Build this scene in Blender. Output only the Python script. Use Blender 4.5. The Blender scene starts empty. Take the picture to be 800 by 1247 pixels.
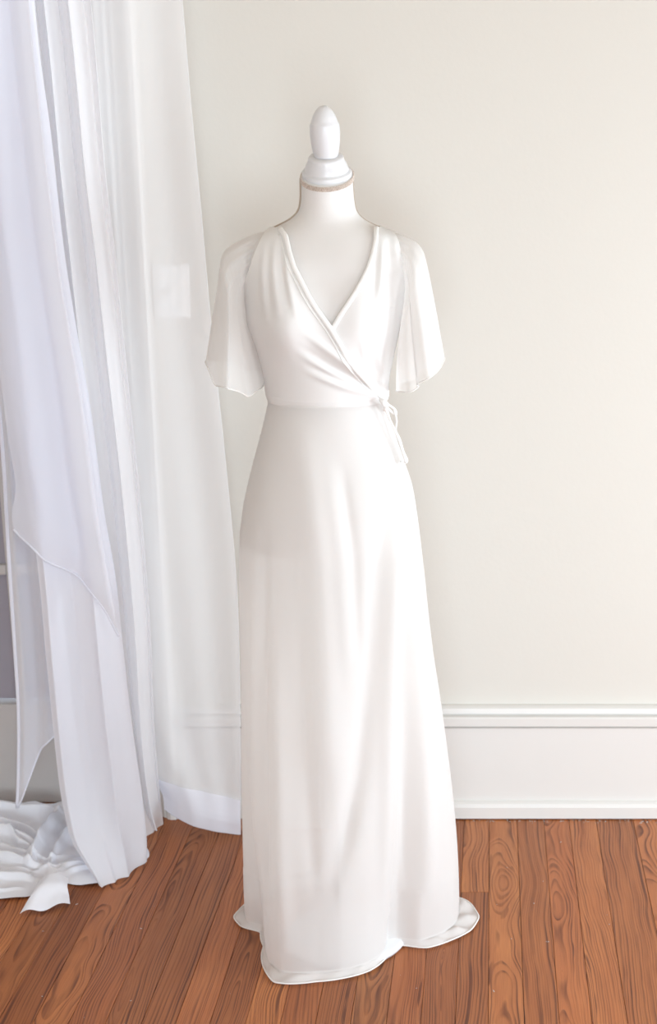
import bpy, bmesh, math, random
import numpy as np
from math import sin, cos, pi, sqrt, exp, atan2, radians
from mathutils import Vector, Matrix

random.seed(7)
S = bpy.context.scene
C = S.collection

# ------------------------------------------------------------------ camera
H, F, PITCH = 1.473, 1768.0, radians(13.76)      # eye height, focal length in px of the 800x1247 frame
PPX, PPY = 600.0, 623.5
cam_data = bpy.data.cameras.new('camera')
cam = bpy.data.objects.new('camera', cam_data)
C.objects.link(cam)
cam.location = (0, 0, H)
cam.rotation_euler = (pi / 2 - PITCH, 0, 0)
cam_data.sensor_fit = 'VERTICAL'
cam_data.sensor_height = 36.0
cam_data.sensor_width = 36.0
cam_data.lens = 36.0 * F / 1247.0
cam_data.shift_x = -(PPX - 400.0) / 1247.0
cam_data.clip_start = 0.05
cam_data.dof.use_dof = True
cam_data.dof.focus_distance = 2.5
cam_data.dof.aperture_fstop = 5.6
S.camera = cam

# ------------------------------------------------------------------ world, light, exposure
w = bpy.data.worlds.new('sky')
S.world = w
w.use_nodes = True
w.node_tree.nodes['Background'].inputs[0].default_value = (0.80, 0.88, 1.0, 1)
w.node_tree.nodes['Background'].inputs[1].default_value = 1.0
S.view_settings.view_transform = 'Standard'
S.view_settings.look = 'None'
S.view_settings.gamma = 1.0
S.view_settings.use_curve_mapping = False
S.view_settings.exposure = 0.06
S.cycles.transparent_max_bounces = 32
S.cycles.max_bounces = 12
S.cycles.diffuse_bounces = 6
S.cycles.transmission_bounces = 12
S.cycles.use_denoising = True


def area_light(name, loc, rot, sx, sy, power, col):
    d = bpy.data.lights.new(name, 'AREA')
    d.shape = 'RECTANGLE'
    d.size, d.size_y = sx, sy
    d.energy = power
    d.color = col
    o = bpy.data.objects.new(name, d)
    o.location = loc
    o.rotation_euler = rot
    C.objects.link(o)
    return o


# window light through the right wall; the opening behind the camera is added fill
ROOM_R, ROOM_L, ROOM_F, WALL, ROOM_H = 1.95, -2.3, -2.4, 3.09, 2.85
WINDOWS_R = [(1.15, 2.45, 0.2, 1.4), (-1.0, 0.3, 0.2, 1.4)]     # y0, y1, z0, z1
FILL_OPENING_F = (-0.4, 1.0, 0.2, 1.4)                                  # x0, x1, z0, z1
area_light('daylight_and_fill', (ROOM_R + 0.14, 1.8, 0.8), (0, radians(90), 0), 1.15, 1.25, 55, (0.81, 0.925, 1.0))
area_light('daylight_and_fill', (ROOM_R + 0.14, -0.35, 0.8), (0, radians(90), 0), 1.15, 1.25, 56, (0.79, 0.915, 1.0))
area_light('daylight_and_fill', (0.3, ROOM_F - 0.14, 0.8), (radians(90), 0, 0), 1.35, 1.15, 84, (0.77, 0.905, 1.0))  # unseen fill added behind the camera to brighten curtains and dress front

# ------------------------------------------------------------------ helpers
CP, SP = cos(PITCH), sin(PITCH)


def ray(px, py):
    x, v = (px - PPX) / F, (PPY - py) / F
    return Vector((x, CP + v * SP, -SP + v * CP))


def at(px, py, Y):
    """point of the world at depth Y seen at this place of the photograph"""
    d = ray(px, py)
    t = Y / d.y
    return Vector((d.x * t, Y, H + d.z * t))


def onfloor(px, py, z=0.0):
    d = ray(px, py)
    t = (z - H) / d.z
    return Vector((d.x * t, d.y * t, z))


def sstep(a, b, x):
    t = min(1.0, max(0.0, (x - a) / (b - a)))
    return t * t * (3 - 2 * t)


def smooth_table(xs, ys, n=400, k=17):
    """monotone table -> smoothed lookup function"""
    o = np.argsort(xs)
    xs, ys = np.array(xs, float)[o], np.array(ys, float)[o]
    g = np.linspace(xs[0], xs[-1], n)
    f = np.interp(g, xs, ys)
    p = np.concatenate([2 * f[0] - f[k:0:-1], f, 2 * f[-1] - f[-2:-k - 2:-1]])
    ker = np.hanning(2 * k + 1)
    ker /= ker.sum()
    f = np.convolve(p, ker, 'same')[k:-k]
    return lambda x: float(np.interp(x, g, f))


def mesh_obj(name, verts, faces, mat, parent=None, smooth=True):
    me = bpy.data.meshes.new(name)
    me.from_pydata([tuple(v) for v in verts], [], faces)
    if smooth:
        me.polygons.foreach_set('use_smooth', [True] * len(me.polygons))
    if mat:
        me.materials.append(mat)
    me.update()
    o = bpy.data.objects.new(name, me)
    C.objects.link(o)
    if parent:
        o.parent = parent
        if o.parent and parent.type == 'EMPTY':
            o.matrix_parent_inverse = Matrix.Translation(-parent.location)
        elif parent.location.length > 0:
            o.matrix_parent_inverse = Matrix.Translation(-parent.location)
    return o


def grid_faces(nu, nv, wrap=False):
    f = []
    for j in range(nv - 1):
        for i in range(nu if wrap else nu - 1):
            i2 = (i + 1) % nu
            f.append((j * nu + i, j * nu + i2, (j + 1) * nu + i2, (j + 1) * nu + i))
    return f


def grid(name, nu, nv, fn, mat, parent=None, wrap=False):
    vs = []
    for j in range(nv):
        v = j / (nv - 1)
        for i in range(nu):
            u = i / nu if wrap else i / (nu - 1)
            vs.append(fn(u, v))
    return mesh_obj(name, vs, grid_faces(nu, nv, wrap), mat, parent)


def tube(name, pts, r, mat, parent=None, n=10, flat=1.0, rfun=None, caps=True):
    pts = [Vector(p) for p in pts]
    vs, up = [], Vector((0.13, -0.97, 0.2)).normalized()
    m = len(pts)
    for k, p in enumerate(pts):
        t = (pts[min(k + 1, m - 1)] - pts[max(k - 1, 0)]).normalized()
        a = t.cross(up)
        if a.length < 1e-4:
            a = t.cross(Vector((1, 0, 0)))
        a.normalize()
        b = a.cross(t).normalized()
        rr = r * (rfun(k / (m - 1)) if rfun else 1)
        for i in range(n):
            an = 2 * pi * i / n
            vs.append(p + a * (rr * cos(an)) + b * (rr * flat * sin(an)))
    fs = grid_faces(n, m, True)
    if caps:
        fs.append(tuple(range(n - 1, -1, -1)))
        fs.append(tuple(range((m - 1) * n, m * n)))
    return mesh_obj(name, vs, fs, mat, parent)


def spline(pts, n):
    """Catmull-Rom through points, n samples"""
    P = [np.array(p, float) for p in pts]
    P = [2 * P[0] - P[1]] + P + [2 * P[-1] - P[-2]]
    m = len(P) - 3
    out = []
    for k in range(n):
        s = k / (n - 1) * m
        i = min(int(s), m - 1)
        t = s - i
        a, b, c, d = P[i:i + 4]
        out.append(0.5 * (2 * b + (c - a) * t + (2 * a - 5 * b + 4 * c - d) * t * t + (3 * b - a - 3 * c + d) * t ** 3))
    return out


def lathe(name, prof, mat, parent=None, n=48, tilt=None, origin=(0, 0, 0)):
    vs = []
    O = Vector(origin)
    R = Matrix.Rotation(tilt, 3, 'X') if tilt else Matrix.Identity(3)
    for r, z in prof:
        for i in range(n):
            a = 2 * pi * i / n
            vs.append(O + R @ Vector((r * cos(a), r * sin(a), z)))
    fs = grid_faces(n, len(prof), True)
    fs.append(tuple(range(n - 1, -1, -1)))
    fs.append(tuple(range((len(prof) - 1) * n, len(prof) * n)))
    return mesh_obj(name, vs, fs, mat, parent)


def boxes(name, bl, mat, parent=None, bevel=0.0):
    bm = bmesh.new()
    for (x0, x1, y0, y1, z0, z1) in bl:
        v = [bm.verts.new(p) for p in ((x0, y0, z0), (x1, y0, z0), (x1, y1, z0), (x0, y1, z0),
                                       (x0, y0, z1), (x1, y0, z1), (x1, y1, z1), (x0, y1, z1))]
        for f in ((3, 2, 1, 0), (4, 5, 6, 7), (0, 1, 5, 4), (1, 2, 6, 5), (2, 3, 7, 6), (3, 0, 4, 7)):
            bm.faces.new([v[i] for i in f])
    if bevel:
        bmesh.ops.bevel(bm, geom=list(bm.edges), offset=bevel, segments=2, affect='EDGES', profile=0.5)
    me = bpy.data.meshes.new(name)
    bm.to_mesh(me)
    bm.free()
    me.materials.append(mat)
    o = bpy.data.objects.new(name, me)
    C.objects.link(o)
    if parent:
        o.parent = parent
        o.matrix_parent_inverse = Matrix.Translation(-parent.location)
    return o


def extrude_profile(name, prof, p0, axis, length, mat, parent=None):
    """prof = (out from the wall, along the other axis); axis 'x' runs sideways, 'z' runs upwards"""
    vs = []
    for s in (0, length):
        for o_, h in prof:
            if axis == 'x':
                vs.append((p0[0] + s, p0[1] - o_, p0[2] + h))
            else:
                vs.append((p0[0] + h, p0[1] - o_, p0[2] + s))
    n = len(prof)
    fs = [(i, i + 1, n + i + 1, n + i) for i in range(n - 1)]
    fs += [(n - 1, 0, n, 2 * n - 1), tuple(range(n - 1, -1, -1)), tuple(range(n, 2 * n))]
    o = mesh_obj(name, vs, fs, mat, parent, smooth=False)
    bm = bmesh.new()
    bm.from_mesh(o.data)
    bmesh.ops.recalc_face_normals(bm, faces=bm.faces)
    bm.to_mesh(o.data)
    bm.free()
    return o


def empty(name, loc):
    o = bpy.data.objects.new(name, None)
    o.location = loc
    o.empty_display_size = 0.1
    C.objects.link(o)
    return o


def tag(o, label=None, cat=None, group=None, kind=None):
    if label:
        o['label'] = label
    if cat:
        o['category'] = cat
    if group:
        o['group'] = group
    if kind:
        o['kind'] = kind
    return o


# ------------------------------------------------------------------ materials
def srgb(r, g, b):
    f = lambda c: ((c / 255 + 0.055) / 1.055) ** 2.4 if c / 255 > 0.04045 else c / 255 / 12.92
    return (f(r), f(g), f(b), 1)


class N:
    def __init__(self, name):
        self.m = bpy.data.materials.new(name)
        self.m.use_nodes = True
        self.t = self.m.node_tree
        self.t.nodes.clear()
        self.out = self.t.nodes.new('ShaderNodeOutputMaterial')

    def n(self, typ, ins=None, **kw):
        x = self.t.nodes.new(typ)
        for k, v in kw.items():
            setattr(x, k, v)
        for k, v in (ins or {}).items():
            if isinstance(v, bpy.types.NodeSocket):
                self.t.links.new(v, x.inputs[k])
            else:
                x.inputs[k].default_value = v
        return x

    def math(self, op, a, b=None, c=None):
        x = self.t.nodes.new('ShaderNodeMath')
        x.operation = op
        for i, v in enumerate((a, b, c)):
            if v is None:
                continue
            if isinstance(v, bpy.types.NodeSocket):
                self.t.links.new(v, x.inputs[i])
            else:
                x.inputs[i].default_value = v
        return x.outputs[0]

    def mixcol(self, fac, a, b, blend='MIX'):
        x = self.t.nodes.new('ShaderNodeMix')
        x.data_type = 'RGBA'
        x.blend_type = blend
        for i, v in ((0, fac), (6, a), (7, b)):
            if isinstance(v, bpy.types.NodeSocket):
                self.t.links.new(v, x.inputs[i])
            else:
                x.inputs[i].default_value = v
        return x.outputs[2]

    def surf(self, sock):
        self.t.links.new(sock, self.out.inputs['Surface'])
        return self.m


def paint(name, col, rough=0.6, var=0.03, scale=3.0, bump=0.02, bscale=180):
    m = N(name)
    tc = m.n('ShaderNodeTexCoord')
    no = m.n('ShaderNodeTexNoise', {'Vector': tc.outputs['Object'], 'Scale': scale, 'Detail': 4.0})
    dark = tuple(c * (1 - var * 2) for c in col[:3]) + (1,)
    c = m.mixcol(no.outputs[0], dark, col)
    n2 = m.n('ShaderNodeTexNoise', {'Vector': tc.outputs['Object'], 'Scale': bscale, 'Detail': 2.0})
    bp = m.n('ShaderNodeBump', {'Height': n2.outputs[0], 'Strength': bump, 'Distance': 0.01})
    b = m.n('ShaderNodeBsdfPrincipled', {'Base Color': c, 'Roughness': rough, 'Normal': bp.outputs[0]})
    return m.surf(b.outputs[0])


def cloth(name, col, opacity=1.0, transl=0.4, edge=0.6, weave=900, bump=0.05):
    """thin woven fabric: scatters part of the light back, lets part through, and part passes between the threads"""
    m = N(name)
    tc = m.n('ShaderNodeTexCoord')
    no = m.n('ShaderNodeTexNoise', {'Vector': tc.outputs['Object'], 'Scale': weave, 'Detail': 1.0})
    n2 = m.n('ShaderNodeTexNoise', {'Vector': tc.outputs['Object'], 'Scale': 14.0, 'Detail': 3.0})
    h = m.math('ADD', m.math('MULTIPLY', no.outputs[0], 0.12), n2.outputs[0])
    bp = m.n('ShaderNodeBump', {'Height': h, 'Strength': bump, 'Distance': 0.02})
    d = m.n('ShaderNodeBsdfDiffuse', {'Color': col, 'Normal': bp.outputs[0]})
    t = m.n('ShaderNodeBsdfTranslucent', {'Color': col, 'Normal': bp.outputs[0]})
    mx = m.n('ShaderNodeMixShader', {0: transl, 1: d.outputs[0], 2: t.outputs[0]})
    if opacity >= 1:
        return m.surf(mx.outputs[0])
    tr = m.n('ShaderNodeBsdfTransparent')
    lw = m.n('ShaderNodeLayerWeight', {'Blend': 0.35})
    op = m.math('MULTIPLY_ADD', lw.outputs['Facing'], edge * (1 - opacity), opacity)
    ms = m.n('ShaderNodeMixShader', {0: op, 1: tr.outputs[0], 2: mx.outputs[0]})
    return m.surf(ms.outputs[0])


def wood_material():
    m = N('heart_pine')
    tc = m.n('ShaderNodeTexCoord')
    oi = m.n('ShaderNodeObjectInfo')
    wn = m.n('ShaderNodeTexWhiteNoise', {'W': m.math('MULTIPLY', oi.outputs['Random'], 791.3)}, noise_dimensions='1D')
    rs = m.n('ShaderNodeSeparateColor', {'Color': wn.outputs['Color']})
    r1, r2, r3 = rs.outputs[0], rs.outputs[1], rs.outputs[2]
    sp = m.n('ShaderNodeSeparateXYZ', {'Vector': tc.outputs['Object']})
    x, y = sp.outputs[0], sp.outputs[1]
    seed = m.math('MULTIPLY', oi.outputs['Random'], 57.0)
    # slow wander of the heart of the tree along the board
    co = m.n('ShaderNodeCombineXYZ', {0: m.math('MULTIPLY', x, 4.0), 1: m.math('MULTIPLY', y, 2.3), 2: seed})
    w1 = m.n('ShaderNodeTexNoise', {'Vector': co.outputs[0], 'Scale': 1.0, 'Detail': 2.0})
    co2 = m.n('ShaderNodeCombineXYZ', {0: m.math('MULTIPLY', x, 22.0), 1: m.math('MULTIPLY', y, 5.0), 2: seed})
    w2 = m.n('ShaderNodeTexNoise', {'Vector': co2.outputs[0], 'Scale': 1.0, 'Detail': 2.0})
    # board cut near the heart (flat sawn, cathedrals) or far from it sideways (straight grain)
    side = m.math('MULTIPLY', m.math('POWER', r1, 1.6), 0.16)
    px = m.math('ADD', m.math('ADD', x, side), m.math('MULTIPLY', m.math('SUBTRACT', w1.outputs[0], 0.5), 0.05))
    dep = m.math('ADD', m.math('MULTIPLY_ADD', r2, 0.035, 0.006),
                 m.math('ADD', m.math('MULTIPLY', y, m.math('MULTIPLY_ADD', r3, 0.05, -0.025)),
                        m.math('MULTIPLY', m.math('SUBTRACT', w1.outputs[0], 0.5), 0.075)))
    r = m.math('SQRT', m.math('ADD', m.math('MULTIPLY', px, px), m.math('MULTIPLY', dep, dep)))
    nr1 = m.n('ShaderNodeTexNoise', {'W': m.math('MULTIPLY_ADD', r, 85.0, seed), 'Scale': 1.0, 'Detail': 2.0}, noise_dimensions='1D')
    r = m.math('ADD', r, m.math('MULTIPLY', m.math('SUBTRACT', nr1.outputs[0], 0.5), 0.012))
    r = m.math('ADD', r, m.math('MULTIPLY', m.math('SUBTRACT', w2.outputs[0], 0.5), m.math('MULTIPLY_ADD', side, -0.045, 0.0095)))
    ring = m.math('FRACT', m.math('MULTIPLY', r, m.math('MULTIPLY_ADD', side, -450.0, m.math('MULTIPLY_ADD', r3, 60.0, 190.0))))
    rp = m.n('ShaderNodeValToRGB', {'Fac': ring})
    e = rp.color_ramp.elements
    e[0].position, e[0].color = 0.0, (0.0, 0.0, 0.0, 1)
    e[1].position, e[1].color = 1.0, (0.0, 0.0, 0.0, 1)
    a = e.new(0.45); a.color = (0.12, 0.12, 0.12, 1)
    b = e.new(0.78); b.color = (0.95, 0.95, 0.95, 1)
    c_ = e.new(0.93); c_.color = (0.85, 0.85, 0.85, 1)
    # fine fibres along the board
    co3 = m.n('ShaderNodeCombineXYZ', {0: m.math('MULTIPLY', x, 900.0), 1: m.math('MULTIPLY', y, 14.0), 2: seed})
    fib = m.n('ShaderNodeTexNoise', {'Vector': co3.outputs[0], 'Scale': 1.0, 'Detail': 3.0})
    co4 = m.n('ShaderNodeCombineXYZ', {0: m.math('MULTIPLY', x, 30.0), 1: m.math('MULTIPLY', y, 4.0), 2: seed})
    blot = m.n('ShaderNodeTexNoise', {'Vector': co4.outputs[0], 'Scale': 1.0, 'Detail': 3.0})
    light = m.mixcol(r2, (0.46, 0.140, 0.032, 1), (0.66, 0.245, 0.060, 1))
    light = m.mixcol(m.math('MULTIPLY', blot.outputs[0], 0.95), light, (0.34, 0.092, 0.024, 1))
    dark = (0.085, 0.022, 0.012, 1)
    co5 = m.n('ShaderNodeCombineXYZ', {0: m.math('MULTIPLY', x, 70.0), 1: m.math('MULTIPLY', y, 3.0), 2: m.math('ADD', seed, 9.0)})
    fade = m.n('ShaderNodeTexNoise', {'Vector': co5.outputs[0], 'Scale': 1.0, 'Detail': 2.0})
    amp = m.n('ShaderNodeMapRange', {'Value': fade.outputs[0], 'From Min': 0.33, 'From Max': 0.66, 'To Min': 0.12, 'To Max': 0.9})
    fac = m.math('MULTIPLY', rp.outputs[0], amp.outputs[0])
    col = m.mixcol(fac, light, dark)
    col = m.mixcol(m.math('MULTIPLY', m.math('SUBTRACT', fib.outputs[0], 0.35), 0.75), col, (0.12, 0.036, 0.018, 1))
    val = m.n('ShaderNodeHueSaturation', {'Color': col, 'Value': m.math('MULTIPLY_ADD', r3, 0.35, 0.82), 'Saturation': 0.95})
    rough = m.math('MULTIPLY_ADD', rp.outputs[0], 0.10, m.math('MULTIPLY_ADD', blot.outputs[0], 0.15, 0.28))
    hgt = m.math('ADD', m.math('MULTIPLY', rp.outputs[0], 0.5), m.math('MULTIPLY', fib.outputs[0], 0.5))
    bp = m.n('ShaderNodeBump', {'Height': hgt, 'Strength': 0.12, 'Distance': 0.004})
    bs = m.n('ShaderNodeBsdfPrincipled', {'Base Color': val.outputs[0], 'Roughness': rough, 'Normal': bp.outputs[0],
                                          'Specular IOR Level': 0.3})
    return m.surf(bs.outputs[0])


def beads_material():
    m = N('bead_braid')
    tc = m.n('ShaderNodeTexCoord')
    v = m.n('ShaderNodeTexVoronoi', {'Vector': tc.outputs['Object'], 'Scale': 420.0})
    c = m.mixcol(v.outputs['Distance'], srgb(230, 218, 208), srgb(178, 158, 144))
    b = m.n('ShaderNodeBsdfPrincipled', {'Base Color': c, 'Roughness': 0.3})
    return m.surf(b.outputs[0])


M_WALL = paint('cream_wall_paint', (0.685, 0.655, 0.605, 1), 0.7, 0.02, 1.2, 0.03, 90)
M_CEIL = paint('cream_bounce_ceiling_paint', (0.72, 0.65, 0.53, 1), 0.8)  # unseen ceiling tinted cream to bounce warm light onto the upper wall
M_TRIM = paint('white_trim_paint', (0.735, 0.715, 0.69, 1), 0.38, 0.015, 2.0, 0.015, 60)
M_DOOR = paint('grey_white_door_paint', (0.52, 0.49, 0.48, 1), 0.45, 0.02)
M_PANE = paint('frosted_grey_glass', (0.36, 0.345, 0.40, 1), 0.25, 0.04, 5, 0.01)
M_SWITCH = paint('white_plastic', (0.86, 0.85, 0.84, 1), 0.3, 0.005)
M_SCREW = paint('painted_screw', (0.70, 0.69, 0.68, 1), 0.35, 0.01)
M_UNDER = paint('dark_gap', (0.03, 0.02, 0.017, 1), 0.9)
M_WOOD = wood_material()
M_FORM = paint('form_jersey', (0.745, 0.72, 0.705, 1), 0.85, 0.02, 8, 0.06, 700)
M_LACQ = paint('white_lacquered_wood', (0.69, 0.685, 0.70, 1), 0.32, 0.01)
M_BEAD = beads_material()
M_CORD = paint('beige_cord', srgb(188, 172, 156), 0.7, 0.1, 200)
M_LAP = cloth('chiffon_underlap', (0.92, 0.905, 0.895, 1), 0.50, 0.60, 0.6, bump=0.04)
M_HEM = cloth('turned_chiffon_hem', (0.92, 0.905, 0.895, 1), 0.9, 0.52, bump=0.05)
M_DRESS = cloth('white_chiffon', (0.93, 0.915, 0.905, 1), 0.84, 0.53, 0.8, bump=0.06)
M_BODICE = cloth('white_lined_chiffon', (0.90, 0.885, 0.875, 1), 1.0, 0.25, 0.5, bump=0.05)
M_SLEEVE = cloth('sheer_sleeve_chiffon', (0.90, 0.885, 0.875, 1), 0.62, 0.45, 0.9, bump=0.04)
M_TRIMD = cloth('white_binding', (0.92, 0.905, 0.89, 1), 1.0, 0.2, 0.5)
M_SHEER = cloth('thin_sheer_voile', (0.97, 0.97, 0.99, 1), 0.60, 0.16, 0.7, bump=0.03)
M_SHEER2 = cloth('gathered_sheer_voile', (0.95, 0.945, 0.97, 1), 0.68, 0.22, 0.8, bump=0.03)
M_SHEER3 = cloth('layered_white_voile', (0.905, 0.92, 0.995, 1), 0.93, 0.25, 0.8, bump=0.03)
M_POOL = cloth('pooled_white_voile', (0.90, 0.92, 1.0, 1), 1.0, 0.04, bump=0.05)
M_SHEER4 = cloth('overlay_white_voile', (0.905, 0.92, 0.995, 1), 0.66, 0.32, 0.8, bump=0.03)

# ------------------------------------------------------------------ room shell
DOOR_R, DOOR_L, DOOR_H = -0.852, -1.60, 2.08
wb = boxes('wall_back', [(DOOR_R, ROOM_R + 0.12, WALL, WALL + 0.12, -0.02, ROOM_H),
                         (DOOR_L, DOOR_R, WALL, WALL + 0.12, DOOR_H, ROOM_H),
                         (ROOM_L - 0.12, DOOR_L, WALL, WALL + 0.12, -0.02, ROOM_H)], M_WALL)
tag(wb, kind='structure')
wl = boxes('wall_left', [(ROOM_L - 0.12, ROOM_L, ROOM_F, WALL, -0.02, ROOM_H)], M_WALL)
tag(wl, kind='structure')


def wall_with_holes(name, axis, const0, const1, a0, a1, holes):
    bl, cur = [], a0
    def put(p0, p1, z0, z1):
        if p1 - p0 < 1e-4 or z1 - z0 < 1e-4:
            return
        bl.append((const0, const1, p0, p1, z0, z1) if axis == 'x' else (p0, p1, const0, const1, z0, z1))
    for (h0, h1, z0, z1) in sorted(holes):
        put(cur, h0, -0.02, ROOM_H)
        put(h0, h1, -0.02, z0)
        put(h0, h1, z1, ROOM_H)
        cur = h1
    put(cur, a1, -0.02, ROOM_H)
    return tag(boxes(name, bl, M_WALL), kind='structure')


wall_with_holes('wall_right', 'x', ROOM_R, ROOM_R + 0.12, ROOM_F, WALL, WINDOWS_R)
wall_with_holes('wall_front', 'y', ROOM_F - 0.12, ROOM_F, ROOM_L, ROOM_R, [FILL_OPENING_F])
tag(boxes('ceiling', [(ROOM_L - 0.12, ROOM_R + 0.12, ROOM_F - 0.12, WALL + 0.12, ROOM_H, ROOM_H + 0.1)], M_CEIL), kind='structure')

# floor: dark subfloor carrying every board as a part
floor = tag(boxes('floor', [(ROOM_L, ROOM_R, ROOM_F, WALL, -0.05, -0.018)], M_UNDER), kind='structure')
widths_r = [0.0635, 0.061, 0.0575, 0.062, 0.0845, 0.064]
rng = random.Random(11)
edges = [-0.008]
for k in range(40):
    wd = widths_r[k] if k < len(widths_r) else rng.uniform(0.058, 0.066)
    if edges[-1] + wd > ROOM_R:
        break
    edges.append(edges[-1] + wd)
edges_l = [-0.008]
while True:
    wd = rng.uniform(0.0575, 0.064)
    if edges_l[-1] - wd < ROOM_L:
        break
    edges_l.append(edges_l[-1] - wd)
edges = edges_l[::-1][:-1] + edges


def board(x0, x1, y0, y1):
    w2, l2, t, bv = (x1 - x0) / 2 - rng.uniform(0.0002, 0.0005), (y1 - y0) / 2 - 0.0004, 0.018, 0.0006
    cx_, cy_ = (x0 + x1) / 2, (y0 + y1) / 2
    top = rng.uniform(-0.0006, 0.0)
    vs = [(-w2, -l2, -t), (w2, -l2, -t), (w2, l2, -t), (-w2, l2, -t),
          (-w2, -l2, -bv), (w2, -l2, -bv), (w2, l2, -bv), (-w2, l2, -bv),
          (-w2 + bv, -l2 + bv, 0), (w2 - bv, -l2 + bv, 0), (w2 - bv, l2 - bv, 0), (-w2 + bv, l2 - bv, 0)]
    fs = [(0, 1, 5, 4), (1, 2, 6, 5), (2, 3, 7, 6), (3, 0, 4, 7), (4, 5, 9, 8), (5, 6, 10, 9), (6, 7, 11, 10), (7, 4, 8, 11), (8, 9, 10, 11)]
    o = mesh_obj('plank', vs, fs, M_WOOD, None, smooth=False)
    o.location = (cx_, cy_, top)
    o.parent = floor


for k in range(len(edges) - 1):
    x0, x1 = edges[k], edges[k + 1]
    if x0 > 1.0 or x1 < -1.8:
        js = [ROOM_F, rng.uniform(-0.6, 1.2), WALL - 0.004]
    elif abs(x1 + 0.008) < 1e-6:
        js = [ROOM_F, rng.uniform(-0.9, -0.2), 2.722, WALL - 0.004]
    else:
        js = [ROOM_F, rng.uniform(-1.2, 1.7), WALL - 0.004]
    for a, b in zip(js[:-1], js[1:]):
        board(x0, x1, a, b)

# baseboard: shoe moulding, flat face, two-step cap
zf = lambda py, o=0.02: at(700, py, WALL - o).z
Z1, Z2, Z3, Z4, Z5 = zf(977, .03), zf(886), zf(883), zf(870.5), zf(861)
bb_prof = [(0, 0.003), (0.034, 0.003), (0.034, Z1 - 0.012), (0.031, Z1 - 0.004), (0.024, Z1), (0.020, Z1 + 0.001),
           (0.020, Z2 - 0.002), (0.0235, Z2 - 0.001), (0.0235, Z2 - 0.0005), (0.016, Z2 + 0.001), (0.016, Z2 + 0.003), (0.029, Z2 + 0.006),
           (0.030, Z4 - 0.006), (0.028, Z4 - 0.003), (0.015, Z4 - 0.0005), (0.015, Z4 + 0.002),
           (0.021, Z4 + 0.004), (0.019, Z5 - 0.004), (0.010, Z5 - 0.0005), (0, Z5)]
bb = extrude_profile('baseboard_back', bb_prof, (-0.72, WALL, 0), 'x', ROOM_R + 0.72, M_TRIM)
tag(bb, kind='structure')
# dark dusty crack between shoe moulding and boards
rngd = random.Random(3)
dv, df = [], []
for k in range(125):
    if k < 95:
        X, Y = rngd.uniform(-0.15, 0.42), WALL - 0.034 - abs(rngd.gauss(0, 0.008)) - 0.002
    else:
        X, Y = rngd.uniform(-0.95, 0.42), rngd.uniform(2.25, 3.03)
    r, a = rngd.uniform(0.0003, 0.0011), rngd.uniform(0, pi)
    l = r * rngd.uniform(1, 3.5)
    b0 = len(dv)
    for (p, q) in ((-l, -r), (l, -r), (l, r), (-l, r)):
        dv.append((X + p * cos(a) - q * sin(a), Y + p * sin(a) + q * cos(a), 0.0004))
    dv.append((X, Y, 0.0004 + r))
    df += [(b0, b0 + 1, b0 + 4), (b0 + 1, b0 + 2, b0 + 4), (b0 + 2, b0 + 3, b0 + 4), (b0 + 3, b0, b0 + 4)]
dust = mesh_obj('floor_dust', dv, df, paint('grey_dust', (0.55, 0.52, 0.50, 1), 0.9), None, smooth=False)
tag(dust, 'pale dust flecks scattered on the boards along the baseboard', 'dust', kind='stuff')

# fluted casing of the door behind the curtains
cas = [(0, 0), (0.022, 0)]
cw = 0.128
for k in range(5):
    c0 = 0.016 + k * 0.0165
    for q in range(7):
        a = pi * q / 6
        cas.append((0.022 - 0.006 * sin(a), c0 + 0.0135 * q / 6))
cas += [(0.022, 0.100), (0.030, 0.104), (0.034, 0.112), (0.034, 0.122), (0.028, cw), (0, cw)]
t1 = extrude_profile('trim_1', cas, (-0.72 - cw, WALL, 0), 'z', DOOR_H + 0.02, M_TRIM)
tag(t1, kind='structure')
t2 = boxes('trim_2', [(DOOR_L - 0.13, -0.70, WALL - 0.03, WALL, DOOR_H + 0.02, DOOR_H + 0.16)], M_TRIM, None, 0.003)
tag(t2, kind='structure')
t3 = extrude_profile('trim_3', cas, (DOOR_L - cw, WALL, 0), 'z', DOOR_H + 0.02, M_TRIM)
tag(t3, kind='structure')

# glazed door in the opening
DY = WALL + 0.045
door = empty('door_1', ((DOOR_L + DOOR_R) / 2, DY, 0))
tag(door, kind='structure')
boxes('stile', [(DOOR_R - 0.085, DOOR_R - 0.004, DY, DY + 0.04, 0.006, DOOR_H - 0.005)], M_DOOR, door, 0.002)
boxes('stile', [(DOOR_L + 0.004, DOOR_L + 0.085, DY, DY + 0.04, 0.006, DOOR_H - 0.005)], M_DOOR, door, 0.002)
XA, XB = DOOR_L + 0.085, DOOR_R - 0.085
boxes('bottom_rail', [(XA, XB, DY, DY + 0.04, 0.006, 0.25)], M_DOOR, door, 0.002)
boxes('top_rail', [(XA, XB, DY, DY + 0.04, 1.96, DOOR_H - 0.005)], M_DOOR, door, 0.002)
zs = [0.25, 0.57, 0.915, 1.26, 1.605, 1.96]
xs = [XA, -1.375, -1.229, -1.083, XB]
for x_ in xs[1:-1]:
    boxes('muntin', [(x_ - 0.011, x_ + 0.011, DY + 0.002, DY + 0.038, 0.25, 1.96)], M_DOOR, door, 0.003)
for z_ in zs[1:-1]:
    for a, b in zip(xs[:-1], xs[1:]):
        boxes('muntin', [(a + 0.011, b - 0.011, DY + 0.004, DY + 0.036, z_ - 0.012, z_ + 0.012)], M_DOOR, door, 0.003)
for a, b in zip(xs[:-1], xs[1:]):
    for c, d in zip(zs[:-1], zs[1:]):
        boxes('pane', [(a + 0.008, b - 0.008, DY + 0.018, DY + 0.022, c + 0.008, d - 0.008)], M_PANE, door)
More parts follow.
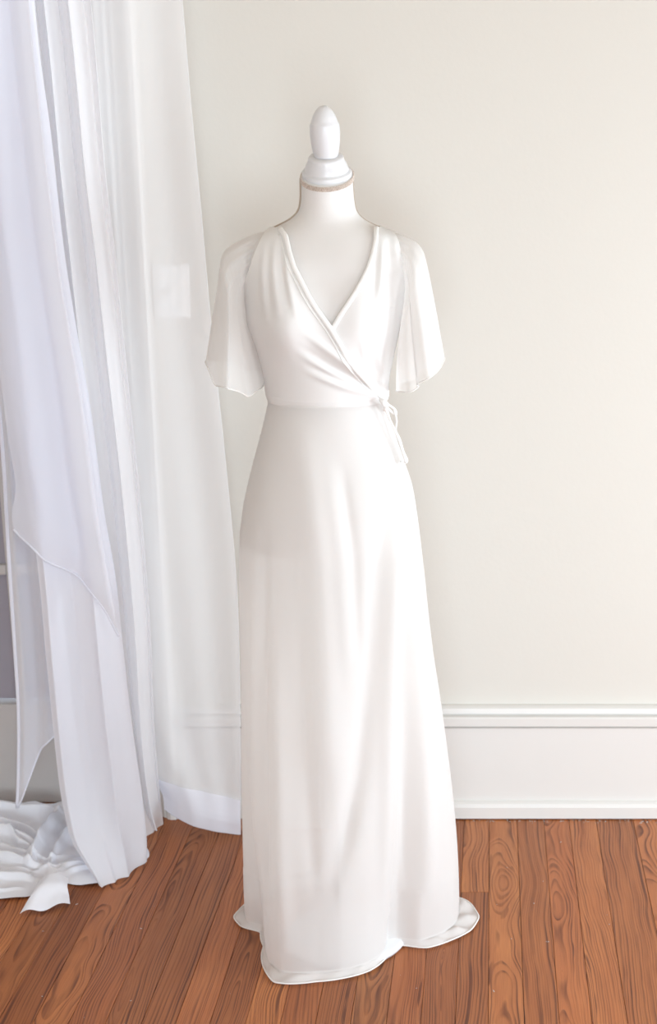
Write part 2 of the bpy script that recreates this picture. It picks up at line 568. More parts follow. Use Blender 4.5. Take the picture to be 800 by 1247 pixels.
boxes('threshold', [(DOOR_L, DOOR_R, WALL + 0.001, WALL + 0.12, -0.018, 0.004)], M_WOOD, door)

# light switch on the wall beside the casing
sw_c = at(209, 354, WALL)
sw = empty('light_switch', (sw_c.x, WALL, sw_c.z))
tag(sw, 'white toggle light switch on the cream wall, seen through the thin sheer curtain', 'light switch')
bm = bmesh.new()
hw, hh, iw, ih, th = 0.0385, 0.0575, 0.022, 0.050, 0.009
pv = [bm.verts.new(p) for p in ((-hw, 0, -hh), (hw, 0, -hh), (hw, 0, hh), (-hw, 0, hh),
                                (-hw, -0.002, -hh), (hw, -0.002, -hh), (hw, -0.002, hh), (-hw, -0.002, hh),
                                (-iw, -th, -ih), (iw, -th, -ih), (iw, -th, ih), (-iw, -th, ih))]
for f in ((0, 1, 5, 4), (1, 2, 6, 5), (2, 3, 7, 6), (3, 0, 4, 7), (4, 5, 9, 8), (5, 6, 10, 9), (6, 7, 11, 10), (7, 4, 8, 11), (8, 9, 10, 11)):
    bm.faces.new([pv[i] for i in f])
bmesh.ops.recalc_face_normals(bm, faces=bm.faces)
bmesh.ops.bevel(bm, geom=list(bm.edges), offset=0.0012, segments=2, affect='EDGES')
me = bpy.data.meshes.new('plate'); bm.to_mesh(me); bm.free(); me.materials.append(M_SWITCH)
pl = bpy.data.objects.new('plate', me); C.objects.link(pl); pl.parent = sw
pl.rotation_euler = (0, radians(0.8), 0)
tg = boxes('toggle', [(-0.0048, 0.0048, -0.020, -0.007, -0.005, 0.006)], M_SWITCH, None, 0.001)
tg.parent = sw; tg.rotation_euler = (radians(18), 0, 0)
ts = boxes('toggle_collar', [(-0.0065, 0.0065, -0.0105, -0.0085, -0.0125, 0.0125)], M_SCREW, None, 0.0006)
ts.parent = sw
for z_ in (0.031, -0.031):
    sc = lathe('screw', [(0.0001, 0.0016), (0.0026, 0.0012), (0.0034, 0)], M_SCREW, None, 14, radians(90), (0, -0.0088, z_))
    sc.parent = sw

# ------------------------------------------------------------------ dress form (mannequin)
YA = 2.54                                               # depth of the form's axis
# silhouette of the padded form: row in the photograph, left, right
T_ROWS = [(213, 366.5, 429.5), (225, 366.5, 429.5), (240, 366.5, 430.5), (252, 365, 432), (260, 361.5, 435), (267, 354, 442), (272, 345, 451), (278, 332, 465),
          (285, 317, 481), (295, 304, 493), (310, 299, 498), (330, 300, 497), (355, 303, 493), (390, 307, 485),
          (423, 319, 478), (455, 328, 471), (487, 331, 467), (530, 323, 479), (567, 314, 490), (610, 306, 500), (640, 304, 505), (664, 304, 508)]
tz = [at(400, r[0], YA).z for r in T_ROWS]
txl = smooth_table(tz, [at(r[1], r[0], YA).x for r in T_ROWS], 500, 7)
txr = smooth_table(tz, [at(r[2], r[0], YA).x for r in T_ROWS], 500, 7)
T_BOT, T_TOP = min(tz), max(tz)
# front-to-back half depth and centre of the form by height
DB = smooth_table([0.78, 0.86, 0.95, 1.055, 1.11, 1.17, 1.24, 1.30, 1.335, 1.36, 1.385, 1.45],
                  [0.110, 0.116, 0.104, 0.084, 0.090, 0.100, 0.098, 0.086, 0.070, 0.057, 0.049, 0.046], 400, 15)
CY = smooth_table([0.78, 1.0, 1.1, 1.2, 1.3, 1.36, 1.45], [YA, YA, YA - .003, YA, YA + .006, YA + .012, YA + .004], 400, 15)
ZB = at(400, 398, YA - 0.1).z
BUST = [(at(345, 398, YA - 0.1).x, ZB), (at(453, 398, YA - 0.1).x, ZB)]


def form_point(th, z, off=0.0):
    """surface of the form; th = 0 right, 90 deg front, 180 left"""
    l, r = txl(z), txr(z)
    cx, a, b, cy = (l + r) / 2, (r - l) / 2 + off, DB(z) + off, CY(z)
    c, s = cos(th), sin(th)
    sh = sstep(1.20, 1.30, z) * (1 - sstep(1.34, 1.37, z))
    p = 1 - 0.22 * sh
    X = cx + a * math.copysign(abs(c) ** p, c)
    Y = cy - b * s
    if s > 0:
        for bx, bz in BUST:
            Y -= 0.026 * exp(-((X - bx) / 0.044) ** 2 - ((z - bz) / (0.05 if z < bz else 0.075)) ** 2) * s
    return Vector((X, Y, z))


def theta_of(X, z, off=0.0):
    l, r = txl(z), txr(z)
    cx, a = (l + r) / 2, (r - l) / 2 + off
    sh = sstep(1.20, 1.30, z) * (1 - sstep(1.34, 1.37, z))
    p = 1 - 0.22 * sh
    q = max(-1.0, min(1.0, (X - cx) / a))
    return math.acos(math.copysign(abs(q) ** (1 / p), q))


form = empty('dress_form', ((txl(0.82) + txr(0.82)) / 2, YA, 0))
FX = (txl(T_TOP) + txr(T_TOP)) / 2
tag(form, 'off-white padded tailor\'s dress form with white egg-shaped finial, wearing the white gown', 'dress form')
NECK_Z = at(398, 212.5, YA).z
TILT = radians(23)
nt, nz = 96, 150
vs = []
for j in range(nz):
    z = T_BOT + (T_TOP - T_BOT) * j / (nz - 1)
    for i in range(nt):
        th = 2 * pi * i / nt
        p = form_point(th, z)
        k = sstep(1.375, T_TOP, z)
        p.z += k * (p.y - CY(z)) * math.tan(TILT)       # the neck is cut on a slant, lower at the throat
        vs.append(p)
fs = grid_faces(nt, nz, True)
b0 = len(vs)
vs.append(Vector(((txl(T_BOT) + txr(T_BOT)) / 2, YA, T_BOT - 0.004)))
vs.append(Vector((FX, CY(T_TOP), T_TOP)))
for i in range(nt):
    fs.append((b0, (i + 1) % nt, i))
    fs.append((b0 + 1, (nz - 1) * nt + i, (nz - 1) * nt + (i + 1) % nt))
torso = mesh_obj('torso', vs, fs, M_FORM, form)
NC = Vector((FX, CY(T_TOP), T_TOP))
# stepped neck cap, tilted with the cut of the neck
k1 = 0.001415   # metres per photograph pixel here
cap = lathe('neck_cap', [(29.5 * k1, -0.004), (30.2 * k1, 0.001), (30.2 * k1, 0.005), (29.0 * k1, 0.0075), (26.6 * k1, 0.0082), (26.4 * k1, 0.0105), (24.5 * k1, 0.0185), (21.8 * k1, 0.0255),
                         (21.6 * k1, 0.0275), (21.2 * k1, 0.0305), (19.6 * k1, 0.0328), (15.5 * k1, 0.0335), (0.001, 0.034)], M_LACQ, form, 64, TILT * 0.85, NC)
tag(cap, 'white lacquered stepped cap')
fb = NC + Matrix.Rotation(TILT * 0.85, 3, 'X') @ Vector((0, 0, 0.031))
prof = []
for r, q in ((13.8, 0), (14.4, 2.5), (15.6, 7), (16.8, 14), (17.6, 22), (17.9, 30), (17.4, 38), (15.7, 42), (13.4, 48.5), (10.3, 53.8), (7.0, 57.4), (3.6, 59.7), (0.4, 60.4)):
    prof.append((r * k1, q * k1))
pr = spline([(a, b, 0) for a, b in prof], 44)
fin = lathe('finial', [(max(0.0003, p[0]), p[1]) for p in pr], M_LACQ, form, 56, radians(9), fb)
tag(fin, 'white egg-shaped lacquered finial')
# beaded braid round the slanted neck edge: three rows of small beads
bv, bf = [], []
ico = bmesh.new()
bmesh.ops.create_icosphere(ico, subdivisions=1, radius=1)
iv = [v.co.copy() for v in ico.verts]
ifc = [tuple(v.index for v in f.verts) for f in ico.faces]
ico.free()
RB = 0.0014
for row in range(4):
    nb = 118
    for k in range(nb):
        th = 2 * pi * (k + 0.5 * (row % 2)) / nb
        z = T_TOP - 0.0008 - row * 0.0021
        p = form_point(th, z, 0.0009)
        p.z += sstep(1.375, T_TOP, z) * (p.y - CY(z)) * math.tan(TILT)
        b0 = len(bv)
        bv += [p + q * RB for q in iv]
        bf += [tuple(b0 + i for i in f) for f in ifc]
br = mesh_obj('neck_trim', bv, bf, M_BEAD, form)
tag(br, 'beige beaded braid', kind='stuff')
for sd, th in ((0, 176), (1, 4)):
    pts = []
    for k in range(70):
        z = T_TOP - 0.004 - k / 69 * (T_TOP - 0.004 - at(400, 279.5, YA).z)
        p = form_point(radians(th), z, 0.0012)
        p.z += sstep(1.375, T_TOP, z) * (p.y - CY(z)) * math.tan(TILT)
        pts.append(p)
    cd = tube('side_cord', pts, 0.0019 if sd == 0 else 0.0007, M_CORD, form, 8)
    tag(cd, 'beige cord along the side seam')
tube('pole', [(FX, YA, 0.03), (FX, YA, 0.4), (FX, YA, T_BOT)], 0.014, M_LACQ, form, 20)
lathe('base', [(0.115, 0.002), (0.118, 0.008), (0.112, 0.016), (0.05, 0.024), (0.02, 0.05), (0.0145, 0.07)], M_LACQ, form, 48, None, (FX, YA, 0))

# ------------------------------------------------------------------ gown
dress = empty('wrap_dress', (-0.27, YA, 0))
tag(dress, 'long white chiffon wrap gown with flutter sleeves and V neckline, worn by the dress form', 'dress')


def seg_d(x, z, line):
    """signed distance to the polyline and the fraction along it"""
    best, bs, bt = 9e9, 1, 0
    n = len(line) - 1
    for i in range(n):
        (x0, z0), (x1, z1) = line[i], line[i + 1]
        dx, dz = x1 - x0, z1 - z0
        L = dx * dx + dz * dz
        t = max(0, min(1, ((x - x0) * dx + (z - z0) * dz) / L))
        ex, ez = x - x0 - t * dx, z - z0 - t * dz
        d = sqrt(ex * ex + ez * ez)
        if d < best:
            best, bs, bt = d, (1 if dx * ez - dz * ex > 0 else -1), (i + t) / n
    return best * bs, bt


def pix_line(pts, Y):
    return [(at(a, b, Y).x, at(a, b, Y).z) for a, b in pts]


# --- skirt
S_ROWS = [(470, 327, 470.5), (487, 327.5, 470), (505, 323.5, 474), (530, 317.5, 481), (567, 307.5, 494), (590, 302, 502), (610, 297.5, 505.5), (645, 292.8, 510),
          (700, 291.8, 516), (800, 292.3, 524), (840, 292.7, 528.6), (938, 293.5, 538), (1001, 294, 544.7), (1078, 296.5, 552), (1112, 296.5, 556), (1125, 296.5, 557.5), (1180, 297, 561)]
sz = [at(400, r[0], YA).z for r in S_ROWS]
sxl = smooth_table(sz, [at(r[1], r[0], YA).x for r in S_ROWS], 500, 10)
sxr = smooth_table(sz, [at(r[2], r[0], YA).x for r in S_ROWS], 500, 10)
WAIST = at(400, 487, YA - 0.09).z
SB = smooth_table([-0.02, 0.2, 0.5, 0.8, 0.88, 0.96, WAIST + 0.05], [0.175, 0.165, 0.148, 0.130, 0.124, 0.108, 0.086], 400, 15)
HC = Vector((-0.275, 2.56, 0))
HEM = [(-0.027, 2.612, .042), (-0.043, 2.560, .034), (-0.080, 2.524, .022), (-0.130, 2.494, .016), (-0.172, 2.506, .010), (-0.198, 2.498, .007),
       (-0.2005, 2.462, .007), (-0.229, 2.415, .010), (-0.275, 2.390, .010), (-0.323, 2.379, .013), (-0.372, 2.371, .020), (-0.401, 2.376, .022), (-0.421, 2.412, .013), (-0.438, 2.50, .005),
       (-0.4526, 2.556, .006), (-0.492, 2.572, .012), (-0.516, 2.612, .024), (-0.49, 2.68, .01), (-0.40, 2.735, .01), (-0.27, 2.745, .01), (-0.14, 2.73, .01), (-0.055, 2.68, .02)]
hth, hr, hm = [], [], []
for x_, y_, m_ in HEM:
    hth.append(atan2(-(y_ - HC.y), x_ - HC.x) % (2 * pi))
    hr.append(sqrt((x_ - HC.x) ** 2 + (y_ - HC.y) ** 2))
    hm.append(m_)
o_ = np.argsort(hth)
hth, hr, hm = np.array(hth)[o_], np.array(hr)[o_], np.array(hm)[o_]
gth = np.linspace(0, 2 * pi, 1440, endpoint=False)


def circ(vals, k):
    f = np.interp(gth, np.concatenate([hth - 2 * pi, hth, hth + 2 * pi]), np.concatenate([vals, vals, vals]))
    ker = np.hanning(2 * k + 1); ker /= ker.sum()
    return np.convolve(np.concatenate([f[-k:], f, f[:k]]), ker, 'same')[k:-k]


hemR, hemM = circ(hr, 14), circ(hm, 16)
hemRw = circ(hr, 26)
cl = lambda arr, th: float(np.interp(th % (2 * pi), np.append(gth, 2 * pi), np.append(arr, arr[0])))

SKIRT_FOLDS = [  # line in the photograph, height, half width (m)
    ([(352, 505), (378, 590), (392, 700), (400, 850), (404, 960)], 0.011, 0.030),
    ([(474, 590), (463, 700), (452, 820), (436, 950), (405, 1080)], -0.012, 0.020),
    ([(482, 620), (477, 760), (472, 900), (468, 1140)], 0.008, 0.012),
    ([(318, 640), (318, 800), (320, 960), (319, 1120)], -0.007, 0.010),
    ([(336, 780), (344, 940), (348, 1150)], 0.008, 0.017),
    ([(415, 570), (432, 680), (438, 800)], -0.005, 0.010),
    ([(398, 560), (415, 680), (425, 830)], 0.004, 0.012),
    ([(366, 760), (372, 900), (384, 1080)], -0.005, 0.014),
    ([(498, 640), (506, 800), (515, 1000), (520, 1130)], 0.006, 0.018),
    ([(490, 700), (492, 900), (495, 1130)], -0.006, 0.012),
    ([(303, 700), (303, 900), (304, 1090)], 0.004, 0.010),
    ([(340, 998), (380, 1003), (412, 1000)], 0.0011, 0.006),
    ([(330, 1053), (370, 1056), (400, 1054)], 0.0009, 0.006),
]
SF = [(pix_line(l, YA - 0.13), a, w_) for l, a, w_ in SKIRT_FOLDS]


def skirt_point(th, z):
    l, r = sxl(z), sxr(z)
    cx, a, b = (l + r) / 2, (r - l) / 2, SB(z)
    c, s = cos(th), sin(th)
    ex, ey = a * c, b * s
    re = a * b / sqrt((b * c) ** 2 + (a * s) ** 2)      # polar radius of the ellipse
    k = sstep(0.80, 0.0, z) ** 1.25
    ctr = Vector((cx * (1 - k) + HC.x * k, YA * (1 - k) + HC.y * k, z))
    R = re * (1 - k) + (cl(hemRw if z > 0.12 else hemR, th) - cl(hemM, th)) * k
    # keep the outline of the photograph where the hem curve would pull the sides in or out
    X, Y = ctr.x + R * c, ctr.y - R * s
    if s > -0.3:
        fx = 0.0
        for line, am, w_ in SF:
            zt, zb = line[0][1], line[-1][1]
            if abs(am) > 0.003 and (z > zt + 0.12 or z < zb - 0.12):
                continue
            d, t = seg_d(X, z, line)
            if abs(d) < 3.2 * w_:
                en = sin(min(1.0, max(0.0, t * 1.0 + 0.02) * 3.0) * pi / 2) * (1 - sstep(0.85, 1.0, t) * 0.7)
                fx += am * (1.0 + 0.35 * sstep(0.7, 0.3, z)) * exp(-(d / w_) ** 2) * en
        f = max(0, min(1, (s + 0.3) / 0.6))
        X += fx * c * f
        Y -= fx * max(0.3, s) * f
    else:                                                # soft gathers at the back
        g = 0.008 * sin(th * 13) * sstep(0.95, 0.3, z) * min(1, (-s - 0.3) * 2)
        X += g * c
        Y -= g * s
    return Vector((X, Y, z))


nt, nz, nflare = 420, 210, 16
ths = []
for i in range(nt):                                     # more columns on the front
    q = i / nt
    ths.append(2 * pi * q + 0.28 * sin(2 * pi * q * 2) * 0.5 * 0 + 0.0)
vs = []
Z0 = 0.014
for j in range(nz):
    q = j / (nz - 1)
    z = WAIST + (Z0 - WAIST) * q
    for th in ths:
        vs.append(skirt_point(th, z))
for j in range(1, nflare + 1):
    s_ = j / nflare
    for th in ths:
        p = skirt_point(th, Z0)
        m_ = cl(hemM, th)
        ruf = sin(th * 23 + 1.3 * sin(th * 5)) * 0.5 + 0.5
        d = m_ * s_
        p.x += d * cos(th)
        p.y -= d * sin(th)
        p.z = Z0 * (1 - s_) ** 2 + 0.0012 + 0.010 * ruf * sin(pi * min(1, s_ * 1.1)) * min(1, m_ / 0.03) + 0.004 * s_ * s_
        vs.append(p)
skirt = mesh_obj('skirt', vs, grid_faces(nt, nz + nflare, True), M_DRESS, dress)
hb0 = next(j for j in range(nz) if vs[j * nt].z < 0.021)
hb = [vs[j * nt + i] + Vector((0.0008 * cos(ths[i]), -0.0008 * sin(ths[i]), 0.0006)) for j in range(hb0, nz + nflare) for i in range(nt)]
mesh_obj('hem_band', hb, grid_faces(nt, nz + nflare - hb0, True), M_HEM, dress)
# the other side of the wrap lies under the front, so the middle and the right are two layers thick
LAP = pix_line([(345, 488), (366, 530), (380, 600), (390, 660), (398, 760), (403, 900), (408, 1010), (412, 1120), (414, 1190)], YA - 0.13)
lz = np.array([p[1] for p in LAP])[::-1]
lx = np.array([p[0] for p in LAP])[::-1]


def lap_pt(u, v):
    z = WAIST - 0.002 + (0.016 - WAIST) * v
    X = float(np.interp(z, lz, lx))
    l, r = sxl(z), sxr(z)
    k = sstep(0.80, 0.0, z) ** 1.25
    cx_, a_ = (l + r) / 2, (r - l) / 2
    t0 = math.acos(max(-1, min(1, (X - cx_) / a_)))
    p = skirt_point(-0.9 + (t0 + 0.9) * u, z)
    c_ = Vector((cx_ * (1 - k) + HC.x * k, YA * (1 - k) + HC.y * k, z))
    d = p - c_
    return c_ + d * (1 - 0.0035 / d.length)


grid('underlap_panel', 200, 150, lap_pt, M_LAP, dress)
last = [vs[(nz + nflare - 1) * nt + i] for i in range(nt)]
tube('hem', last + [last[0], last[1]], 0.0016, M_TRIMD, dress, 6, caps=False)

# --- bodice panels, laid over the form
NECK_L = [(343, 277), (347, 288), (352, 306), (359, 324), (368, 340), (378, 358), (388, 374), (398, 388), (407, 401), (417, 418), (426, 436), (436, 450), (446, 463), (456, 478), (466, 490)]
NECK_R = [(457.5, 277), (456, 293), (453, 310), (448.5, 326), (442, 340), (435, 353), (428, 364), (416, 382), (408, 396), (396, 414), (380, 437), (362, 462), (340, 490)]
ARM_L = [(323, 281), (319, 292), (313, 308), (306, 328), (299, 350), (296, 365)]
ARM_R = [(482, 282), (486, 295), (490, 312), (494, 332), (497, 350), (500, 365)]


def edge_fn(pts, fixed=None):
    zz, xx = [], []
    for a, b in pts:
        Y = YA - 0.08 if 300 < b < 420 else (YA - 0.02 if b <= 285 else YA - 0.07)
        p = at(a, b, fixed or Y)
        zz.append(p.z); xx.append(p.x)
    o = np.argsort(zz)
    zz, xx = np.array(zz)[o], np.array(xx)[o]
    return lambda z: float(np.interp(z, zz, xx))


nl, nr, al, ar = edge_fn(NECK_L), edge_fn(NECK_R), edge_fn(ARM_L, YA - 0.02), edge_fn(ARM_R, YA - 0.02)
Z_SH = at(400, 276.5, YA - 0.02).z
Z_AL = at(300, 358, YA).z
WB = WAIST - 0.004
BODICE_FOLDS = [
    ([(372, 404), (408, 432), (440, 460), (464, 486)], 0.0075, 0.0075),
    ([(366, 420), (405, 448), (440, 470), (464, 488)], -0.005, 0.007),
    ([(368, 432), (400, 452), (440, 474), (464, 489)], 0.006, 0.0065),
    ([(372, 452), (410, 468), (440, 480), (462, 490)], 0.006, 0.006),
    ([(376, 444), (410, 461), (442, 478)], -0.004, 0.006),
    ([(345, 300), (350, 340), (362, 380)], 0.004, 0.007),
    ([(330, 290), (332, 330), (340, 380)], 0.005, 0.008),
    ([(338, 290), (342, 330), (352, 370)], -0.004, 0.006),
    ([(318, 300), (318, 340), (324, 390)], 0.004, 0.007),
    ([(462, 290), (463, 330), (462, 370)], 0.005, 0.006),
    ([(470, 292), (474, 330), (474, 370)], -0.005, 0.006),
    ([(476, 290), (484, 330), (486, 360)], 0.006, 0.006),
    ([(458, 300), (456, 340), (452, 380)], -0.003, 0.005),
    ([(448, 410), (450, 440), (460, 470)], -0.004, 0.005),
    ([(457, 408), (460, 440), (466, 470)], 0.004, 0.005),
    ([(440, 412), (444, 440), (458, 474)], 0.003, 0.005),
]
BF = [(pix_line(l, YA - 0.1), a, w_) for l, a, w_ in BODICE_FOLDS]


def bodice_pt(th, z, off):
    p = form_point(th, z, off)
    if sin(th) > 0.02:
        f = 0
        for line, am, w_ in BF:
            d, t = seg_d(p.x, p.z, line)
            if abs(d) < 3 * w_:
                f += am * exp(-(d / w_) ** 2) * sin(min(1, t * 2.2 + 0.08) * pi / 2) * (1 - 0.55 * sstep(0.7, 1, t))
        p.y -= f * sin(th) ** 0.5
        p.x += 0.5 * f * cos(th)
    # the gown skims the form between bust and waist
    return p


def side_off(z):
    # extra room so that the gown's outline follows the photograph
    return 0.0055


def panel(name, left, right, off, nu=130, nv=150):
    vs = []
    for j in range(nv):
        q = j / (nv - 1)
        z = WB + (Z_SH - WB) * (1 - (1 - q) ** 1.25)
        o = off + side_off(z)
        tl, tr = left(z, o), right(z, o)
        for i in range(nu):
            vs.append(bodice_pt(tl + (tr - tl) * i / (nu - 1), z, o))
    return mesh_obj(name, vs, grid_faces(nu, nv), M_BODICE, dress)


def left_over(z, o):
    k = sstep(Z_AL - 0.05, Z_AL + 0.045, z)
    return (pi + 0.06) * (1 - k) + theta_of(al(z), z, o) * k


def right_over(z, o):
    return theta_of(nl(z), z, o)


def left_under(z, o):
    return theta_of(nr(z), z, o)


def right_under(z, o):
    k = sstep(Z_AL - 0.05, Z_AL + 0.045, z)
    return -0.06 * (1 - k) + theta_of(ar(z), z, o) * k


panel('front_panel', left_under, right_under, 0.000)
panel('wrap_panel', left_over, right_over, 0.0035)


def back_l(z, o):
    return 2 * pi - right_under(z, o) if z > Z_AL else 2 * pi + 0.06


def back_r(z, o):
    return 2 * pi - left_over(z, o) if z > Z_AL else pi - 0.06


panel('back_panel', back_l, back_r, 0.0005, 90, 90)


def edge_tube(name, xf, th_off, z0, z1, r, n=90):
    pts = []
    for k in range(n):
        z = z1 + (z0 - z1) * k / (n - 1)
        o = th_off + side_off(z)
        pts.append(bodice_pt(theta_of(xf(z), z, o), z, o + 0.0012))
    return tube(name, pts, r, M_TRIMD, dress, 10, 0.62)


edge_tube('neckline_binding', nl, 0.0035, WB + 0.002, Z_SH, 0.0047)
edge_tube('neckline_binding', nr, 0.0, at(407, 402, YA - .1).z, Z_SH, 0.0042)
edge_tube('neckline_seam', lambda z: nl(z) - 0.0095, 0.0035, WB + 0.01, Z_SH - 0.01, 0.0012)

# waist seam: narrow band round the gown
pts = []
for k in range(121):
    th = 2 * pi * k / 120
    p = skirt_point(th, WAIST)
    q = form_point(th, WAIST, 0.0085)
    p = Vector((max(abs(p.x + 0.275), abs(q.x + 0.275)) * (1 if p.x > -0.275 else -1) - 0.275, min(p.y, q.y) if sin(th) > 0 else max(p.y, q.y), WAIST - 0.004))
    pts.append(p)
vs = []
for dz, out in ((0.007, -0.006), (0.0055, -0.0012), (0.0035, 0.0), (0.001, -0.0008), (-0.004, -0.0010), (-0.010, -0.0030)):
    for k in range(120):
        th = 2 * pi * k / 120
        vs.append(pts[k] + Vector((out * cos(th), -out * sin(th), dz)))
mesh_obj('waist_seam', vs, grid_faces(120, 6, True), M_BODICE, dress)

# ties at the wrap point
TY = YA - 0.035
tie = lambda l, Y=TY: [at(a, b, Y - y_) for a, b, y_ in l]
knot = spline(tie([(463, 486, .03), (467, 490, .036), (470, 494, .03), (468, 500, .026)]), 14)
tube('waist_tie', knot, 0.005, M_TRIMD, dress, 10, 0.7, lambda t: 0.55 + 0.6 * sin(pi * t))
tube('waist_tie', spline(tie([(467, 490, .03), (474, 493.5, .02), (481, 499, .005), (482, 505, .0), (476, 501, .008), (469, 494, .026)]), 40), 0.0021, M_TRIMD, dress, 8)
tube('waist_tie', spline(tie([(468, 494, .03), (472, 505, .024), (478, 518, .018), (484, 532, .014), (489, 546, .010), (493, 559, .008), (495, 564, .006)]), 40), 0.0019, M_TRIMD, dress, 8)
tube('waist_tie', spline(tie([(480, 499, .008), (483, 512, .004), (482, 524, .004), (487, 535, .002), (491, 549, .002), (496, 561, .0), (491, 564, .006), (488, 562, .01)]), 44), 0.0017, M_TRIMD, dress, 8)


# --- flutter sleeves
def sleeve(name, outer, inner, hem_extra, yc, side):
    """outer / inner = (px, py) from shoulder seam to hem along the two outlines"""
    O = spline([tuple(at(a, b, YA)) for a, b in outer], 200)
    I = spline([tuple(at(a, b, YA)) for a, b in inner], 200)
    nu, nv = 160, 90

    def fn(u, v):
        k = min(199, int(v * 199))
        o, i_ = Vector(O[k]), Vector(I[k])
        ph = 2 * pi * u
        mid, half = (o + i_) / 2, (o - i_) / 2
        dep = 0.034 + 0.040 * sstep(0, 0.5, v) + 0.012 * v
        wv = sstep(0.12, 1.0, v)
        fold = 0.0065 * wv * (sin(5 * ph + 0.8 + side) + 0.5 * sin(9 * ph + 2.1 * side)) * (0.35 + 0.65 * abs(sin(ph)))
        gather = 0.003 * (1 - sstep(0.05, 0.6, v)) * sin(13 * ph) * (0.25 + 0.75 * abs(sin(ph)))
        p = mid + half * cos(ph)
        p.y = YA + yc - (dep + fold + gather) * sin(ph)
        p.x += 0.35 * fold * (1 if cos(ph) > 0 else -1) * abs(sin(ph))
        # the hem hangs lower at the front and the back than at the outline
        p.z += hem_extra(ph) * sstep(0.45, 1, v) + 0.004 * wv * sin(5 * ph + side) * abs(sin(ph))
        return p
    o = grid(name, nu, nv, fn, M_SLEEVE, dress, wrap=True)
    last = [fn(i / nu, 1.0) for i in range(nu)]
    h = tube('sleeve_hem', last + [last[0], last[1]], 0.0012, M_TRIMD, None, 6, caps=False)
    h.parent = o
    h.matrix_parent_inverse = Matrix.Translation(-dress.location)
    h.matrix_parent_inverse = Matrix.Identity(4)
    # armhole seam
    first = [fn(i / nu, 0.012) for i in range(nu)]
    s_ = tube('armhole_seam', first + [first[0], first[1]], 0.0014, M_TRIMD, None, 6, caps=False)
    s_.parent = o
    return o


sleeve('sleeve', [(326, 281), (312, 284.5), (296, 291), (281, 299), (273, 308), (269.5, 325), (266, 350), (260, 388), (255, 420), (252, 438)],
       [(300, 352), (301, 358), (302, 366), (303.5, 378), (305, 392), (308, 408), (312, 424), (316, 440), (320, 454), (323, 464)],
       lambda ph: -0.021 * sstep(0.80, 0.42, cos(ph)) * sstep(0.0, 0.35, sin(ph)) * (1 - 0.5 * sstep(-0.55, -1.0, cos(ph))) - 0.008 * max(0, -sin(ph)) * (0.5 + 0.5 * cos(ph)), 0.0, 0)
sleeve('sleeve', [(477, 283), (489, 285.8), (500, 291), (509, 297), (516, 308), (521, 328), (526, 352), (532, 384), (537.5, 415), (541.5, 437)],
       [(497, 350), (495.5, 358), (493, 368), (490.5, 382), (487.5, 398), (485.5, 414), (484, 430), (483, 446), (482.5, 462), (482.5, 475)],
       lambda ph: -0.010 * max(0, sin(ph)) ** 1.5 * (0.7 + 0.3 * cos(ph)) - 0.004 * (sin(ph) < 0) * abs(sin(ph)), 0.0, 1.7)

# ------------------------------------------------------------------ sheer curtains
ROD_Z = 2.42


def edge3(items, n=160):
    out = []
    for it in items:
        if it[0] == 'w':
            out.append(it[1:])
        elif it[0] == 'f':
            p = onfloor(it[1], it[2], it[3] if len(it) > 3 else 0.004)
            out.append(tuple(p))
        else:
            out.append(tuple(at(it[1], it[2], it[3])))
    # resample by arc length
    sp_ = np.array(spline(out, 600))
    d = np.concatenate([[0], np.cumsum(np.linalg.norm(np.diff(sp_, axis=0), axis=1))])
    g = np.linspace(0, d[-1], n)
    return np.stack([np.interp(g, d, sp_[:, k]) for k in range(3)], 1)


def sheet(name, L, R, fold, mat, parent, nu=120, nv=160, hem=True, curve=None):
    L, R = edge3(L, nv), edge3(R, nv)

    def fn(u, v):
        k = min(int(v * (nv - 1)), nv - 2)
        w_ = v * (nv - 1) - k
        l_, r_ = Vector(L[k]).lerp(Vector(L[k + 1]), w_), Vector(R[k]).lerp(Vector(R[k + 1]), w_)
        p = l_.lerp(r_, u)
        dx, dy = fold(u, v)
        q = p + Vector((dx, dy, 0))
        if curve:
            q += Vector(curve(u, v))
        q.z = max(q.z, 0.002)
        return q
    o = grid(name, nu, nv, fn, mat, parent)
    return o, fn


cur_a = empty('sheer_curtain', (-0.75, 2.98, 0))
tag(cur_a, 'thin flat sheer white curtain panel hanging over the light switch and the door casing', 'curtain', 'sheer curtains by the door')
fa = lambda u, v: (0.0, (0.008 * sin(9 * u + 2 * v) * (0.4 + 0.6 * v) + 0.003 * sin(23 * u + 1.0)) * (1 - 0.8 * sstep(0.9, 1, v)))
oa, fna = sheet('panel', [('w', -1.00, 2.965, ROD_Z - 0.0125), ('w', -0.98, 2.965, 1.5), ('w', -0.93, 2.97, 0.8), ('w', -0.86, 2.98, 0.3), ('p', 192, 958, 2.985), ('p', 200, 985, 2.985)],
                [('w', -0.625, 2.955, ROD_Z - 0.0125), ('p', 222, 0, 2.96), ('p', 233, 130, 2.962), ('p', 245, 255, 2.965), ('p', 258, 400, 2.97), ('p', 275, 560, 2.975), ('p', 288, 700, 2.975),
                 ('p', 292, 800, 2.975), ('p', 293, 900, 2.97), ('p', 293, 990, 2.965), ('f', 293, 1015)], fa, M_SHEER, cur_a,
                curve=lambda u, v: (0, -0.03 * sin(pi * u) * sstep(0.93, 1.0, v), -0.0 * u))
edge_pts = [fna(1.0, k / 159) for k in range(160)]
tube('side_hem', edge_pts, 0.0009, M_SHEER, cur_a, 6, 0.5)
tube('bottom_hem', [fna(k / 119, 1.0) for k in range(120)], 0.0022, M_SHEER3, cur_a, 6, 0.7)
grid('folded_hem', 120, 24, lambda u, v: fna(u, 0.962 + 0.038 * v) + Vector((0, -0.003, 0.002)), M_SHEER3, cur_a)

